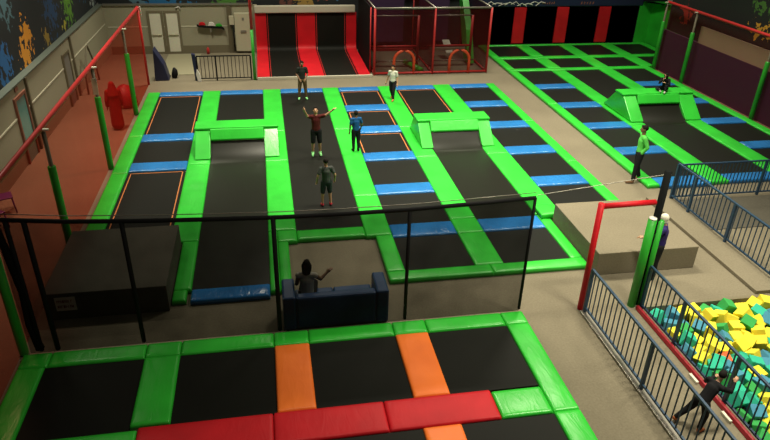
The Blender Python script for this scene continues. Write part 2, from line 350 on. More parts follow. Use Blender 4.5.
for nm, pts in (('front_net', [(0, 0, 0), (W2, 0, 0), (W2, 0, H), (0, 0, H)]), ('right_net', [(W2, 0, 0), (W2, D, 0), (W2, D, H), (W2, 0, H)]), ('left_net', [(0, 0, 0), (0, D, 0), (0, D, H), (0, 0, H)]), ('middle_net', [(W1, 0, 0), (W1, D, 0), (W1, D, H), (W1, 0, H)])):
    bm = bmesh.new(); bm.faces.new([bm.verts.new(p) for p in pts]); mesh_obj(nm, bm, 'cagenet', cg)
mesh_obj('purple_screen', B(.3, 2.1, D - .3, D - .2, .5, 2.5), 'purple', cg); mesh_obj('purple_screen', B(W1 + .2, W1 + 1.7, D - .3, D - .2, .5, 2.5), 'purple', cg)
mesh_obj('green_slide', prism([(1.2, .1), (1.9, .1), (2.6, 1.2), (3.4, 2.7), (2.9, 2.75), (1.9, 1.5)], W2 - .5, W2 - .2, 'x'), 'greenpost', cg)
mesh_obj('green_roll', T([(1.95, .35, .1), (2.35, 1.9, .1)] if False else [(2.2, .2, .12), (1.75, 1.7, .12)], .12), 'green', cg, True)
mesh_obj('white_board', prism([(2.0, .35), (2.9, .75), (2.9, .82), (2.0, .42)], W1 + 1.15, W1 + 1.5, 'x'), 'white', cg)
o = mesh_obj('cage_side_screen', B(4.475, 4.535, 28.3, 31.9, G, 2.7), 'deepblack'); tag(o, 'black screen with red edges between the back lanes and the red cage', 'screen')
for y in (28.3, 30.2): mesh_obj('edge_post', T([(4.505, y - .06, G), (4.505, y - .06, 2.7)], .03), 'redmetal', o, True)

# ---------------------------------------------------------------- right-hand court wall
for i, (x0, x1) in enumerate(((9.85, 12.58), (13.2, 14.87), (15.52, 17.2), (17.85, 19.45))):
    o = mesh_obj('wall_trampoline', B(x0, x1 - .004, 32.5, 32.56, .0, 1.86), 'bed'); tag(o, ['black wall bed next to the red cage', 'black wall bed between the first and second red wall pads', 'black wall bed between the second and third red wall pads', 'black wall bed between third red pad and green corner'][i], 'trampoline', 'black wall beds')
for i, (x0, x1) in enumerate(((12.58, 13.2), (14.87, 15.52), (17.2, 17.85))):
    o = mesh_obj('wall_pad', prism([(32.47, .02), (32.42, .06), (32.42, 1.84), (32.47, 1.88), (32.56, 1.88), (32.56, .02)], x0, x1 - .004, 'x'), 'red')
    tag(o, 'upright red wall pad, %s of three on the black wall right of the cage' % ['leftmost', 'middle', 'rightmost'][i], 'safety pad', 'red wall pads')
bn = mesh_obj('wall_banner', B(9.85, 19.6, 32.4, 32.56, 1.9, 2.45, bev=.03), 'navy'); tag(bn, 'long navy padded banner above black wall beds with pale script strokes', 'banner')
bm = bmesh.new()
for k in range(9):
    x = 11.0 + k * .33; tube(bm, [(x, 32.38, 1.98 + .05 * math.sin(k * 2.1)), (x + .25, 32.38, 2.1 + .06 * math.cos(k * 1.7)), (x + .5, 32.38, 2.0 + .08 * math.sin(k))], .022, seg=6)
mesh_obj('script_strokes', bm, 'sign', bn)
bm = bmesh.new(); 
for k in range(6): tube(bm, [(14 + k * .12, 32.385, 2.02), (14.04 + k * .12, 32.385, 2.1 + .03 * (k % 2))], .012, seg=5)
for k in range(5): tube(bm, [(16.1 + k * .16, 32.385, 2.0), (16.14 + k * .16, 32.385, 2.12)], .012, seg=5)
mesh_obj('small_lettering', bm, 'webbing', bn)
o = mesh_obj('corner_pad', prism([(19.46, 32.48), (19.46, 32.43), (20.15, 32.43), (20.7, 30.6), (21.0, 30.6), (21.0, 32.48)], G, 2.1, 'z', bev=.03), 'green')
tag(o, 'tall green padded corner at right end of the black wall beds', 'safety pad')

# right wall in three bands behind the red net
XR = 18.1
struct(mesh_obj('wall_right', B(XR, XR + .1, -2, 27.8, G, 1.72), 'purple'))
struct(mesh_obj('trim_right_band', B(XR + .02, XR + .1, -2, 25.2, 1.72, 2.4), 'wall'))
rmur = mural('right_wall_mural', (.003, .005, .005), [((18.5, 22.0, 3.0), .7, (.55, .28, .02)), ((18.5, 21.3, 2.75), .4, (.6, .3, .03)), ((18.5, 21.9, 3.9), .8, (.05, .14, .02)), ((18.5, 23.4, 2.75), .22, (.7, .3, .05)),
       ((18.5, 26.6, 2.7), .7, (.3, .02, .01))])
struct(mesh_obj('wall_right_upper', B(XR + .12, XR + .2, -2, 27.8, 1.72, 7.5), rmur))

# ---------------------------------------------------------------- main court
R = [25.86, 23.6, 21.3, 18.93, 16.57, 14.2]
RW = .63
P = [(-4.62, -4.17), (-2.53, -1.87), (-.22, .47), (2.15, 2.8), (4.44, 5.13), (6.78, 7.5), (9.1, 9.45)]
L = [(P[i][1], P[i + 1][0]) for i in range(6)]
lane = ['leftmost', 'second', 'third', 'fourth', 'fifth', 'rightmost']
pn = ['left outer edge', 'strip between first and second lanes', 'strip between second and third lanes', 'strip between third and fourth lanes', 'strip between fourth and fifth lanes', 'strip between fifth and sixth lanes', 'right outer edge']
secs = {0: [25.86, 21.15, 18.2, 14.0], 1: [25.86, 21.15, 18.6, 14.0], 2: [25.86, 21.15, 18.6, 14.25], 3: [25.86, 21.1, 15.9, 13.7], 4: [25.86, 21.1, 18.4, 14.3, 13.55], 5: [25.86, 21.1, 18.4, 14.25], 6: [25.86, 21.2, 17.5, 14.2]}
place = {3: ['far', 'middle', 'near'], 4: ['farthest', 'second', 'third', 'nearest']}
for i, ys in secs.items():
    n = len(ys) - 1
    for k in range(n):
        pad(P[i][0], P[i][1], ys[k + 1] + .004, ys[k], 'green', 'green vinyl pad of the main court, %s, %s section' % (pn[i], place[n][k]), 'green pads of the main court')
# narrower tails beyond the cross pads
def gp(x0, x1, y0, y1, label, mat='green'): return pad(x0, x1, y0, y1, mat, label, ('green' if mat == 'green' else 'blue') + ' pads of the main court')
gp(-2.24, -1.87, 11.95, 13.99, 'narrow green pad between the dark left platform and the second lane'); gp(-2.24, -1.95, 11.55, 11.945, 'small green end pad beside dark left platform, left of the blue end pad')
gp(-.22, .0, 11.65, 14.24, 'narrow green pad with black net post in front, right edge of second lane'); gp(.005, .25, 11.65, 13.69, 'narrow green pad at left of carpet opening behind the sofa')
gp(.005, .47, 13.7, 14.24, 'small square green corner pad at left rear of carpet opening')
gp(.475, 2.145, 13.75, 14.2, 'green cross pad closing the long third lane above the carpet opening')
gp(2.38, 2.8, 12.06, 13.69, 'green pad right of the carpet opening, left of the fourth lane'); gp(4.44, 5.13, 12.06, 13.54, 'green pad between the two nearest black beds of the main court')
gp(6.78, 7.08, 12.06, 14.24, 'green pad running along the left side of the right carpeted platform')
gp(2.38, 4.78, 11.7, 12.055, 'green front edge pad of the main court, left half'); gp(4.785, 7.08, 11.7, 12.055, 'green front edge pad of the main court, right half')
# blue rungs and black beds
gm, gb = 'blue pads of the main court', 'black beds of the main court'
def rung(i, y, label, w=RW, x=None, grp=gm):
    x = x or L[i]; return pad(x[0] + .003, x[1] - .003, y - w, y, 'blue', label, grp, 'cross_pad')
for i in range(6): rung(i, R[0], 'blue pad across far end of the %s lane of the main court' % lane[i], .46)
cnt = ['second', 'third', 'fourth', 'fifth', 'sixth']
for k in (2, 3): rung(0, R[k], 'blue pad across the leftmost lane, %s from its far end' % cnt[k - 2])
for k in range(1, 6): rung(3, R[k], 'blue pad across the fourth lane, %s from its far end' % cnt[k - 1])
rung(4, R[5], 'blue pad across fifth lane in front of the green launch ramp')
for k in range(1, 5): rung(5, R[k], 'blue pad across the rightmost lane, %s from its far end' % cnt[k - 1])
pad(-1.86, -.225, 11.5, 11.94, 'blue', 'blue pad closing the near end of second lane, left of the sofa', gm, 'cross_pad')
e = .004
def mb(i, y1, y0, label, web=False):
    o = bed(L[i][0], L[i][1], y0, y1, label, gb, web)
    if 'front of' in label: o.data.materials[0] = M['shinybed']
mb(0, R[0] - .46, R[2], 'long black bed with orange border, far end of the leftmost lane', True); mb(0, R[2] - RW, R[3], 'small black bed between two blue pads of the leftmost lane'); mb(0, R[3] - RW, 13.95, 'long black bed with orange border running to the dark left platform', True)
mb(1, R[0] - .46, 20.95, 'black bed behind the green launch ramp of second lane'); mb(1, 18.665, 11.94, 'long shiny black bed in front of the second lane ramp')
mb(2, R[0] - .46, 14.2, 'very long plain black tumbling bed of the third lane')
for k in range(6):
    y1 = R[k] - (RW if k else .46); y0 = R[k + 1] if k < 5 else 12.055
    mb(3, y1, y0, 'black bed of the fourth lane, %s from the far end' % ORD[k] + (', orange bordered' if k < 3 else ''), k < 3)
mb(4, R[0] - .46, 20.95, 'black bed with orange border behind the fifth lane ramp', True); mb(4, 18.765, R[5], 'long black bed in front of the fifth lane ramp'); mb(4, R[5] - RW, 12.055, 'nearest black bed of the fifth lane, beside the right platform')
for k in range(5):
    y1 = R[k] - (RW if k else .46); y0 = R[k + 1] if k < 4 else 14.0
    mb(5, y1, y0, 'black bed of the rightmost lane, %s from the far end' % ORD[k])
pad(6.8, 7.3, 13.95, 14.55, 'green', 'puffy folded green corner pad beside left rear corner of the right platform', 'green pads of the main court', z1=.14)

# launch ramps
def ramp(x0, x1, wl, wr, yb, ya, yt, yf, h, label, slopes=1):
    t = empty('launch_ramp', ((x0 + x1) / 2, ya, 0), label, 'ramp', 'green launch ramps')
    ox, oy = (x0 + x1) / 2, ya
    def side(a, b, f):
        pr = [(yb - oy, .035), (yt + .02 - oy, h), (ya - oy, h), (yf - oy, .035)]
        mesh_obj('side_pad', prism(pr, a - ox, b - ox, 'x', bev=.025), 'green', t)
    side(x0, x0 + wl, 0); side(x1 - wr, x1, 0)
    mesh_obj('top_pad', B(x0 - .02 - ox, x1 + .02 - ox, 0, yt + .04 - ya, h + .004, h + .09, bev=.03), 'green', t)
    mesh_obj('front_pad', prism([(-.03, h + .07), (-.09, h + .07), (-.27, h - .2), (-.25, h - .26), (-.2, h - .26), (-.03, h - .02)], x0 + wl + .006 - ox, x1 - wr - .006 - ox, 'x', bev=.02), 'green', t)
    pts = []; n = 36; y1_, z1_ = -.21, h - .27; y0_ = yf - .2 - oy
    for k in range(n + 1):
        s = k / n; yy = y1_ + (y0_ - y1_) * s; zz = -.045 + (z1_ + .045) * (1 - s) ** 1.8; pts.append((yy, zz))
    lo = [(a, b - .02) for a, b in reversed(pts)]
    mesh_obj('ramp_bed', prism(pts + lo, x0 + wl + .004 - ox, x1 - wr - .004 - ox, 'x'), 'shinybed', t)
    return t
ramp(-2.32, .22, .46, .44, 20.95, 19.72, 20.35, 18.85, .63, 'green launch ramp with flat top beam on the second lane of the main court')
ramp(4.76, 7.2, .38, .42, 20.95, 19.72, 20.35, 18.95, .63, 'green launch ramp on the fifth lane, right of the boy in white')

# ---------------------------------------------------------------- right-hand court
RB = [25.53, 23.1, 20.8, 18.45, 16.06]
PB = [(10.76, 11.14), (12.78, 13.42), (15.12, 15.78), (17.4, 17.75)]
LB = [(PB[i][1], PB[i + 1][0]) for i in range(3)]
gB = 'green pads of the right court'
nb = ['left outer edge', 'strip left of its launch ramp lane', 'strip right of its launch ramp lane', 'right outer edge']
sB = {0: [27.58, 23.0, 19.0, 15.55], 1: [27.58, 22.8, 20.4, 15.55], 2: [27.58, 22.8, 20.4, 15.55], 3: [27.58, 23.4, 19.3, 15.55]}
for i, ys in sB.items():
    for k in range(3): pad(PB[i][0], PB[i][1], ys[k + 1] + .004, ys[k], 'green', 'green pad of the right court, %s, %s section' % (nb[i], place[3][k]), gB)
mB = 'blue pads of the right court'; bB = 'black beds of the right court'
for k, y in enumerate(RB):
    for i in (0, 2): rung(i, y, 'blue pad across %s lane of the right court, %s from the far end' % (('left', '', 'right')[i], ORD[k]), .6, LB[i], mB)
    y1 = (27.58 if k == 0 else RB[k - 1] - .6)
    for i in (0, 2): bed(LB[i][0], LB[i][1], y, y1, 'black bed in %s lane of the right court, %s from the far end' % (('left', '', 'right')[i], ORD[k]), bB)
rung(1, RB[4], 'blue pad closing the near end of the right court ramp lane', .5, LB[1], mB)
bed(*LB[1], 22.75, 27.58, 'black bed behind the ramp of right court', bB); bed(*LB[1], RB[4], 20.365, 'long black bed in front of the right court ramp', bB)
# two far rows
PX = [(10.76, 11.14), (12.78, 13.42), (15.12, 15.78), (17.45, 18.1), (19.75, 20.1)]
for r, (ya, yb_, nm) in enumerate(((27.95, 30.05 - .4, 'lower'), (30.05, 32.2, 'upper'))):
    for i in range(4):
        x0, x1 = PX[i][1], PX[i + 1][0]
        if r == 0 and i == 3: x1 = 19.2
        bed(x0, x1, ya, yb_, 'small black bed, %s in the %s row under the far wall' % (ORD[i], 'near' if r == 0 else 'far'), 'black beds by the far wall')
    for i in range(5):
        x0, x1 = PX[i]
        if r == 0 and i == 4: x0, x1 = 19.2, 19.6
        pad(x0, x1, ya, yb_, 'green', 'short green pad, %s from left in the %s row under the far wall' % (ORD[i], 'near' if r == 0 else 'far'), 'green pads by the far wall')
pad(10.76, 17.75, 27.59, 27.945, 'green', 'long green cross pad ending the right court lanes', 'green cross pads by the far wall')
pad(10.76, 20.0, 29.66, 30.045, 'green', 'long green cross pad between the two far rows of small beds', 'green cross pads by the far wall')
pad(10.76, 20.05, 32.205, 32.41, 'green', 'long green pad along the foot of the black wall beds', 'green cross pads by the far wall')
ramp(12.92, 15.74, .5, .63, 22.75, 21.4, 22.0, 20.55, .73, 'green launch ramp of the right court with a seated person on top')

# ---------------------------------------------------------------- near court
gn = 'green pads of the near court'
NX = [(-4.7, -4.24), (-2.53, -1.9), (-.18, .47), (2.14, 2.79), (4.41, 4.88)]
y0n, y1n = 9.84, 10.23
segs = [(-4.7, -4.2), (-4.195, -2.53), (-2.525, -1.9), (-1.895, -.19), (-.185, .47), (.475, 2.13), (2.135, 2.8), (2.805, 4.4), (4.405, 4.88)]
sl = ['left corner', 'over first bed', 'over first upright strip', 'over second bed', 'above left orange pad', 'over third bed', 'above right orange pad', 'over fourth bed', 'right corner']
for (a, b_), s in zip(segs, sl): pad(a, b_, y0n, y1n, 'green', 'green rear edge pad of the near court, %s' % s, gn)
def np_(x0, x1, y0, y1, mat, label): return pad(x0, x1, y0, y1, mat, label, '%s pads of the near court' % mat)
np_(-4.7, -4.24, 7.6, 9.835, 'green', 'green left edge pad of the near court, upper length'); np_(-4.7, -4.24, 4.5, 7.595, 'green', 'green left edge pad of the near court, lower length')
np_(-2.53, -1.9, 8.16, 9.835, 'green', 'wide green pad between first and second near beds')
np_(-.18, .47, 8.12, 9.835, 'orange', 'left orange pad between the near black beds'); np_(2.14, 2.79, 8.12, 9.835, 'orange', 'right orange pad between the near black beds')
np_(2.14, 2.79, 5.0, 7.42, 'orange', 'orange pad below the red strip at the bottom edge')
np_(4.41, 4.88, 7.44, 9.835, 'green', 'glossy green right edge pad of near court, upper length'); np_(4.41, 4.88, 4.5, 7.435, 'green', 'green right edge pad of near court, lower length')
np_(-4.235, -2.4, 7.44, 8.06, 'green', 'green cross pad left of the long red strip'); np_(3.5, 4.405, 7.44, 8.06, 'green', 'green cross pad right of the long red strip')
np_(-2.395, -.25, 7.44, 8.11, 'red', 'left section of the long red cross strip'); np_(-.245, 1.6, 7.44, 8.11, 'red', 'middle section of the long red cross strip'); np_(1.605, 3.495, 7.44, 8.11, 'red', 'right section of the long red cross strip')
nbeds = ['first from left', 'second from left', 'between two orange pads', 'rightmost']
for i in range(4):
    x0, x1 = NX[i][1], NX[i + 1][0]
    bed(x0, x1, 8.12 if i else 8.065, y0n, 'large black near bed, %s, under the black net' % nbeds[i], 'black beds of the near court')
    if i in (2, 3): bed(x0, x1, 5.0, 7.43, 'black bed at the bottom edge of the picture, %s' % ['left corner', '', 'under the middle of the red strip', 'right of the bottom orange pad'][i], 'black beds of the near court')

# ---------------------------------------------------------------- platforms, step, dark floor overlay
o = mesh_obj('carpeted_platform', B(-4.6, -2.26, 11.38, 13.93, G, .5, bev=.015), 'carpet_dark'); tag(o, 'dark grey carpeted platform behind the black net at left, with a small sign', 'platform')
o = mesh_obj('carpeted_platform', B(7.1, 9.58, 11.42, 13.92, G, .46, bev=.015), 'carpet'); tag(o, 'beige carpeted platform at right, beside the person in the white cap', 'platform')
o = mesh_obj('carpeted_step', B(10.33, 11.02, 10.22, 14.9, G + .002, -.03, bev=.01), 'carpet'); tag(o, 'low carpeted kerb step running under the dark blue railing', 'step')
o = mesh_obj('floor_overlay', B(11.1, 16, 13.02, 14.7, G, G + .02), 'carpet_dark'); tag(o, 'dark flat floor area behind the dark blue corner railing', 'mat')  # thin slab in the darker carpet colour, laid over the floor
# sign
sg = empty('notice_sign', (-4.19, 11.365, .26), 'small white notice sign with two reddish lines on the dark platform front', 'sign')
mesh_obj('board', B(-.19, .19, -.005, .01, -.155, .155), 'sign', sg)
bm = bmesh.new(); rs = random.Random(3)
for row, z in ((0, .035), (1, -.085)):
    x = -.155
    while x < .14:
        ww = rs.uniform(.022, .034)
        box(bm, x, x + .009, -.009, -.006, z, z + .06)
        if rs.random() < .8: box(bm, x + .009, x + ww, -.009, -.006, z + rs.choice((0, .026, .05)), z + rs.choice((.036, .06)))
        if rs.random() < .5: box(bm, x + ww - .008, x + ww, -.009, -.006, z, z + .06)
        x += ww + .01
mesh_obj('lettering', bm, 'signink', sg)

# ---------------------------------------------------------------- sofa
sf = empty('sofa', (1.06, 10.82, G), 'dark blue sofa with its back to the near court, one person seated', 'sofa')
mesh_obj('base', B(-1.02, 1.02, -.42, .32, .04, .3, bev=.03), 'sofa', sf)
mesh_obj('backrest', B(-.785, .785, -.47, -.27, .05, .78, bev=.05), 'sofa', sf)
for a in (-1.04, .79): mesh_obj('armrest', B(a, a + .25, -.47, .24, .03, .80, bev=.04), 'sofa', sf)
for a, b_ in ((-.785, -.003), (.003, .785)): mesh_obj('seat_cushion', B(a, b_, -.26, .34, .31, .45, bev=.04), 'sofa', sf)

# ---------------------------------------------------------------- nets
def net_grid(nm, P0, P1, zlo, ztops, mat, parent, n=30, sag=.03):
    bm = bmesh.new(); rows = []
    for i in range(n + 1):
        s = i / n; x = P0[0] + (P1[0] - P0[0]) * s; y = P0[1] + (P1[1] - P0[1]) * s
        k = s * (len(ztops) - 1); a = int(min(k, len(ztops) - 2)); zt = ztops[a] + (ztops[a + 1] - ztops[a]) * (k - a)
        col = []
        for j in range(9):
            t = j / 8; off = sag * noise.noise(V((s * 9, t * 2.5, 1.3))) * math.sin(math.pi * t)
            dx, dy = (0, 1) if abs(P1[0] - P0[0]) > abs(P1[1] - P0[1]) else (1, 0)
            col.append(bm.verts.new((x + dx * off, y + dy * off, zlo + (zt - zlo) * t)))
        rows.append(col)
    for i in range(n):
        for j in range(8): bm.faces.new((rows[i][j], rows[i + 1][j], rows[i + 1][j + 1], rows[i][j + 1]))
    return mesh_obj(nm, bm, mat, parent, True)
YN = 10.3
nt_ = empty('safety_net', (0, YN, 0), 'black see-through safety net on thin black posts behind the near court', 'net')
def inN(o): o.parent = nt_; return o
net_grid('net_mesh', (-4.6, 0), (4.84, 0), -.05, [2.74, 2.62, 2.55, 2.5, 2.46, 2.45, 2.46, 2.5, 2.55], 'blacknet', nt_, 40)
zt = [2.76, 2.64, 2.57, 2.52, 2.48, 2.47, 2.48, 2.52, 2.57]
mesh_obj('top_rope', T([(-4.66 + 9.5 * i / 8, 0, zt[i]) for i in range(9)], .04), 'black', nt_, True)
mesh_obj('top_cable', T([(-4.66 + 9.5 * i / 8, 0, zt[i] + .11) for i in range(9)], .008), 'greymetal', nt_, True)
mesh_obj('bunched_net', T([(-4.55, 0, 2.6), (-4.5, 0, 2.0), (-4.45, 0, 1.3), (-4.5, 0, .6), (-4.42, 0, .05)], [.05, .07, .06, .05, .08]), 'blackfold', nt_, True)
tag(mesh_obj('support_cable', T([(4.86, 10.3, 2.62), (7.38, 10.27, 2.92)], .008), 'greymetal'), 'thin pale cable from the black net corner to the black column', 'cable')
for x, r in ((-4.4, .04), (-4.12, .045), (-2.6, .04), (-.06, .045), (2.42, .035), (4.84, .03)):
    k = (x + 4.66) / 9.5 * 8; a = int(min(k, 7)); z = zt[a] + (zt[a + 1] - zt[a]) * (k - a)
    mesh_obj('net_post', T([(x, 0, .0), (x, 0, z)], r), 'black', nt_, True)

def red_net(X, y0, y1, posts, label, plabels, endred=None, nm_='rednet'):
    t = empty('safety_net', (X, (y0 + y1) / 2, G), label, 'net'); oy = (y0 + y1) / 2
    net_grid('net_mesh', (0, y0 - oy), (0, y1 - oy), 0, [3.02, 3.02], nm_, t, 40, .05)
    mesh_obj('top_rail', T([(0, y0 - oy, 3.06), (0, y1 - oy, 3.06)], .06), 'redmetal', t, True)
    if endred: mesh_obj('end_pole', T([(0, y1 - oy, 0), (0, y1 - oy, 3.06)], .045), 'redmetal', t, True)
    for y, lb in zip(posts, plabels):
        q = mesh_obj('padded_post', T([(0, 0, .02), (0, 0, .04), (0, 0, 2.2), (0, 0, 2.22)], [.07, .085, .085, .07], seg=14), 'greenpost', t, True)
        q.location = (.06 * (1 if X < 0 else -1), y - oy, 0); q['label'] = lb
        mesh_obj('pole', T([(0, 0, 0), (0, 0, 3.0)], .045), 'post_brown', q, True)
        mesh_obj('white_clip', B(-.12, .12, -.03, .03, 3.03, 3.07, bev=.01), 'white', q)
        if abs(y - 18.81) < .01: mesh_obj('tag_card', B(-.07, .07, -.075, -.06, 2.3, 2.75), 'sign', q)
    return t
red_net(-4.80, 1.0, 27.3, (10.37, 14.0, 18.81, 23.59), 'translucent red safety net along the whole left side',
        ['green padded post at the left rear corner of the near court', 'green padded post of left red net beside the long orange bordered bed', 'green padded post of left red net with a white tag card', 'farthest green padded post of the left red net'], True)
red_net(17.98, 12, 27.7, (27.66, 25.38, 20.69, 16.0), 'translucent red safety net along the right side before the purple wall',
        ['green padded post at the far end of the right red net', 'second green padded post from the far end of right red net', 'green padded post of the right red net at picture edge', 'nearest green padded post of the right red net'], nm_='rednet_thin')
# green and red post left of the lanes
q = empty('padded_post', (-.53, 27.62, G), 'post with green lower and red upper padding left of the back lanes', 'post')
mesh_obj('lower_padding', T([(0, 0, 0), (0, 0, 2.1)], .065), 'greenpost', q, True); mesh_obj('upper_padding', T([(0, 0, 2.102), (0, 0, 4.2)], .06), 'redmetal', q, True)
o = mesh_obj('red_corner_strap', B(-4.78, -4.70, 27.34, 27.42, 2.6, 2.95), 'sign'); tag(o, 'white strap at the far top corner of the left red net', 'strap')
o = mesh_obj('white_hook', T([(-4.0, 32.26, 1.98), (-3.85, 32.26, 2.05), (-3.8, 32.27, 1.9)], .03), 'sign', smooth=True); tag(o, 'small white bracket on the back wall above the right white door', 'bracket')

# ---------------------------------------------------------------- railings
def railing(p0, p1, hgt, mat, sp, label, posts=(0, 1), cat='railing', grp=None, r=.014, z0=G, base=.08):
    d = V((p1[0] - p0[0], p1[1] - p0[1], 0)); Ln = d.length; a = math.atan2(d.y, d.x)
    t = empty('railing', (p0[0], p0[1], z0), label, cat, grp, a)
    mesh_obj('top_rail', B(0, Ln, -.025, .025, hgt - .045, hgt, bev=.008), mat, t); mesh_obj('bottom_rail', B(0, Ln, -.02, .02, base, base + .035), mat, t)
    for s in posts: mesh_obj('post', B(Ln * s - .03, Ln * s + .03, -.03, .03, 0, hgt - .046), mat, t)
    n = int(Ln / sp); me = None
    for i in range(1, n):
        x = Ln * i / n
        if any(abs(x - Ln * s) < .05 for s in posts): continue
        if me is None: o = mesh_obj('baluster', T([(0, 0, base + .036), (0, 0, hgt - .047)], r, seg=6), mat, t); me = o.data
        else: o = bpy.data.objects.new('baluster', me); COL.objects.link(o); o.parent = t
        o.location = (x, 0, 0)
    return t
railing((6.22, 10.12), (6.22, 4.6), 1.05, 'bluemetal', .15, 'dark blue railing starting at the red gate post, nearest to the camera', (.003, .42, .99), z0=-.068)
railing((7.5, 10.1), (7.5, 4.2), 1.08, 'bluemetal', .15, 'dark blue railing along the edge of the foam pit', (.003, .21, .48, .75, .99))
railing((10.98, 14.75), (10.98, 8.6), 1.08, 'bluemetal', .15, 'dark blue railing on the carpeted step at right, running towards the foam pit', (.003, .14, .4, .7, .99), z0=-.03)
railing((11.06, 14.8), (16.0, 14.8), 1.1, 'bluemetal', .11, 'dark blue railing facing the near end of the right court', (.003, .55, .99))
railing((-2.86, 27.68), (-.66, 27.68), 1.05, 'black', .15, 'black metal railing in front of the beige back wall, left of the lanes', (.003, .35, .997))
o = mesh_obj('rail_post', B(12.98, 13.04, 13.25, 13.3, G, .9), 'black') if False else None
o = mesh_obj('door_panel', prism([(-2.98, G), (-2.86, G), (-2.9, .95), (-3.04, 1.0)], 27.7, 27.9, 'y'), 'navy'); tag(o, 'dark upright pad at the left end of the black railing', 'pad')
o = mesh_obj('floor_overlay', B(-4.55, -3.05, 28.6, 32.1, G, G + .02), 'palemat'); tag(o, 'pale floor mat below the white doors at back left', 'mat')
o = mesh_obj('white_bag', prism([(-2.86, G), (-2.72, G), (-2.76, .2), (-2.86, .42), (-2.92, .2)], 27.5, 27.6, 'y', bev=.02), 'sign'); tag(o, 'small white bag leaning at left end of the black railing', 'bag')
o = mesh_obj('folded_pad', prism([(-4.62, G), (-4.05, G), (-4.2, .55), (-4.55, 1.2)], 27.8, 28.4, 'y', bev=.03), 'navy'); tag(o, 'dark navy folded pad leaning by the far end of left red net', 'pad')
o = mesh_obj('rubbish_bag', T([(-3.88, 28.2, G + .01), (-3.85, 28.2, .05), (-3.84, 28.2, .2), (-3.86, 28.2, .32)], [.1, .14, .11, .04]), 'black', smooth=True); tag(o, 'small black bag beside the navy folded pad', 'bag')
# kerbs under the two railings and the red pit edge
o = mesh_obj('rail_kerb', B(6.14, 6.3, 4.5, 10.15, G, -.07, bev=.01), 'greymetal'); tag(o, 'pale metal kerb under the nearest dark blue railing', 'kerb')
o = mesh_obj('pit_edge_pad', prism([(7.37, G), (7.45, G), (7.45, -.03), (7.39, -.03)], 4.2, 10.1, 'y', bev=.015), 'dullred'); tag(o, 'red padded edge along the foot of the foam pit railing', 'safety pad')
for y in (7.9, 6.95):
    o = mesh_obj('edge_light', B(7.3, 7.35, y - .12, y + .12, G, -.06), 'white'); tag(o, 'small white light strip on the pit edge, %s the climbing boy' % ('behind' if y > 7.5 else 'beside'), 'light', 'pit edge lights')
# red gate frame
gt = empty('gate_frame', (6.2, 10.26, G), 'red padded gateway of post and crossbar leading to the foam pit', 'gateway')
mesh_obj('post', T([(0, 0, 0), (0, 0, 2.5)], .062), 'red', gt, True); mesh_obj('crossbar', T([(.07, 0, 2.44), (1.14, 0, 2.46)], .058), 'red', gt, True)
q = empty('padded_post', (7.45, 10.26, G), 'thick black column with two green padded tubes at the foam pit corner', 'post')
mesh_obj('column', T([(0.03, .03, 0), (0.03, .03, 3.1)], .075), 'deepblack', q, True)
mesh_obj('padding', T([(-.1, -.04, 0), (-.1, -.04, 2.1)], .085, seg=14), 'greenpost', q, True); mesh_obj('padding', T([(.1, -.04, 0), (.1, -.04, 2.05)], .06, seg=14), 'greenpost', q, True)
mesh_obj('white_cap', T([(-.1, -.04, 2.1), (-.1, -.04, 2.13)], .08), 'sign', q, True)

# ---------------------------------------------------------------- foam pit cubes
rs = random.Random(11)
def cubes():
    S = .25; rows = []; y = 9.92; k = 0
    while y > 5.6:
        row = []; x = 7.83 + (k % 2) * .13; xmax = 8.6 + (y - 5.9) * .75 + .25
        while x < xmax:
            row.append((x + rs.uniform(-.05, .05), y + rs.uniform(-.05, .05))); x += .278
        rows.append(row); y -= .278; k += 1
    base = {}
    for c in ('y', 't', 'g', 'b', 'o'):
        bm = bmesh.new(); box(bm, -S / 2, S / 2, -S / 2, S / 2, -S / 2, S / 2, bev=.012)
        base[c] = bm
    cn = {'y': 'yellow', 't': 'teal', 'g': 'green', 'b': 'blue', 'o': 'orange'}; meshes = {}
    for r, row in enumerate(rows):
        for i, (x, y) in enumerate(row):
            f = (10 - y) / 4.4
            wts = [('y', .68 if f < .33 else .3), ('t', .14 if f < .33 else .28), ('g', .06 if f < .33 else .12), ('b', .14 if f < .33 else .22), ('o', .015 if f < .33 else .04)]
            c = rs.choices([a for a, _ in wts], [b for _, b in wts])[0]
            if c not in meshes:
                o = mesh_obj('foam_cube', base[c], 'foam_' + c); meshes[c] = o.data
            else: o = bpy.data.objects.new('foam_cube', meshes[c]); COL.objects.link(o)
            o.location = (x, y, -.30 + rs.uniform(-.09, .08) + (.1 if r < 3 else 0) * (x > 8.4))
            o.rotation_euler = (rs.gauss(0, .35), rs.gauss(0, .35), rs.uniform(0, 1.57))
            tag(o, '%s foam cube, %s row from the pit back ledge, %s from the railing' % (cn[c], ORD[r] if r < 25 else r, ORD[i]), 'foam cube', 'foam cubes in the pit')
cubes()

# ---------------------------------------------------------------- purple chair seen through the red net
def stool(x, y, rz, label):
    c = empty('chair', (x, y, G), label, 'chair', 'purple chairs', rz)
    mesh_obj('seat', B(-.2, .2, -.2, .2, .42, .455, bev=.012), 'purple_chair', c)
    for a in (-1, 1):
        for b_ in (-1, 1): mesh_obj('leg', T([(a * .2, b_ * .2, 0), (a * .17, b_ * .17, .42)], .018), 'purple_chair', c, True)
    mesh_obj('backrest', B(-.2, .2, .17, .2, .62, .88, bev=.01), 'purple_chair', c)
    for a in (-.17, .17): mesh_obj('back_post', T([(a, .185, .45), (a, .19, .65)], .014), 'purple_chair', c, True)
stool(-6.85, 16.35, 2.0, 'purple metal chair at left edge, seen through the red net')
stool(-6.8, 15.4, 1.0, 'purple chair in front of the other, cut by the left picture edge')

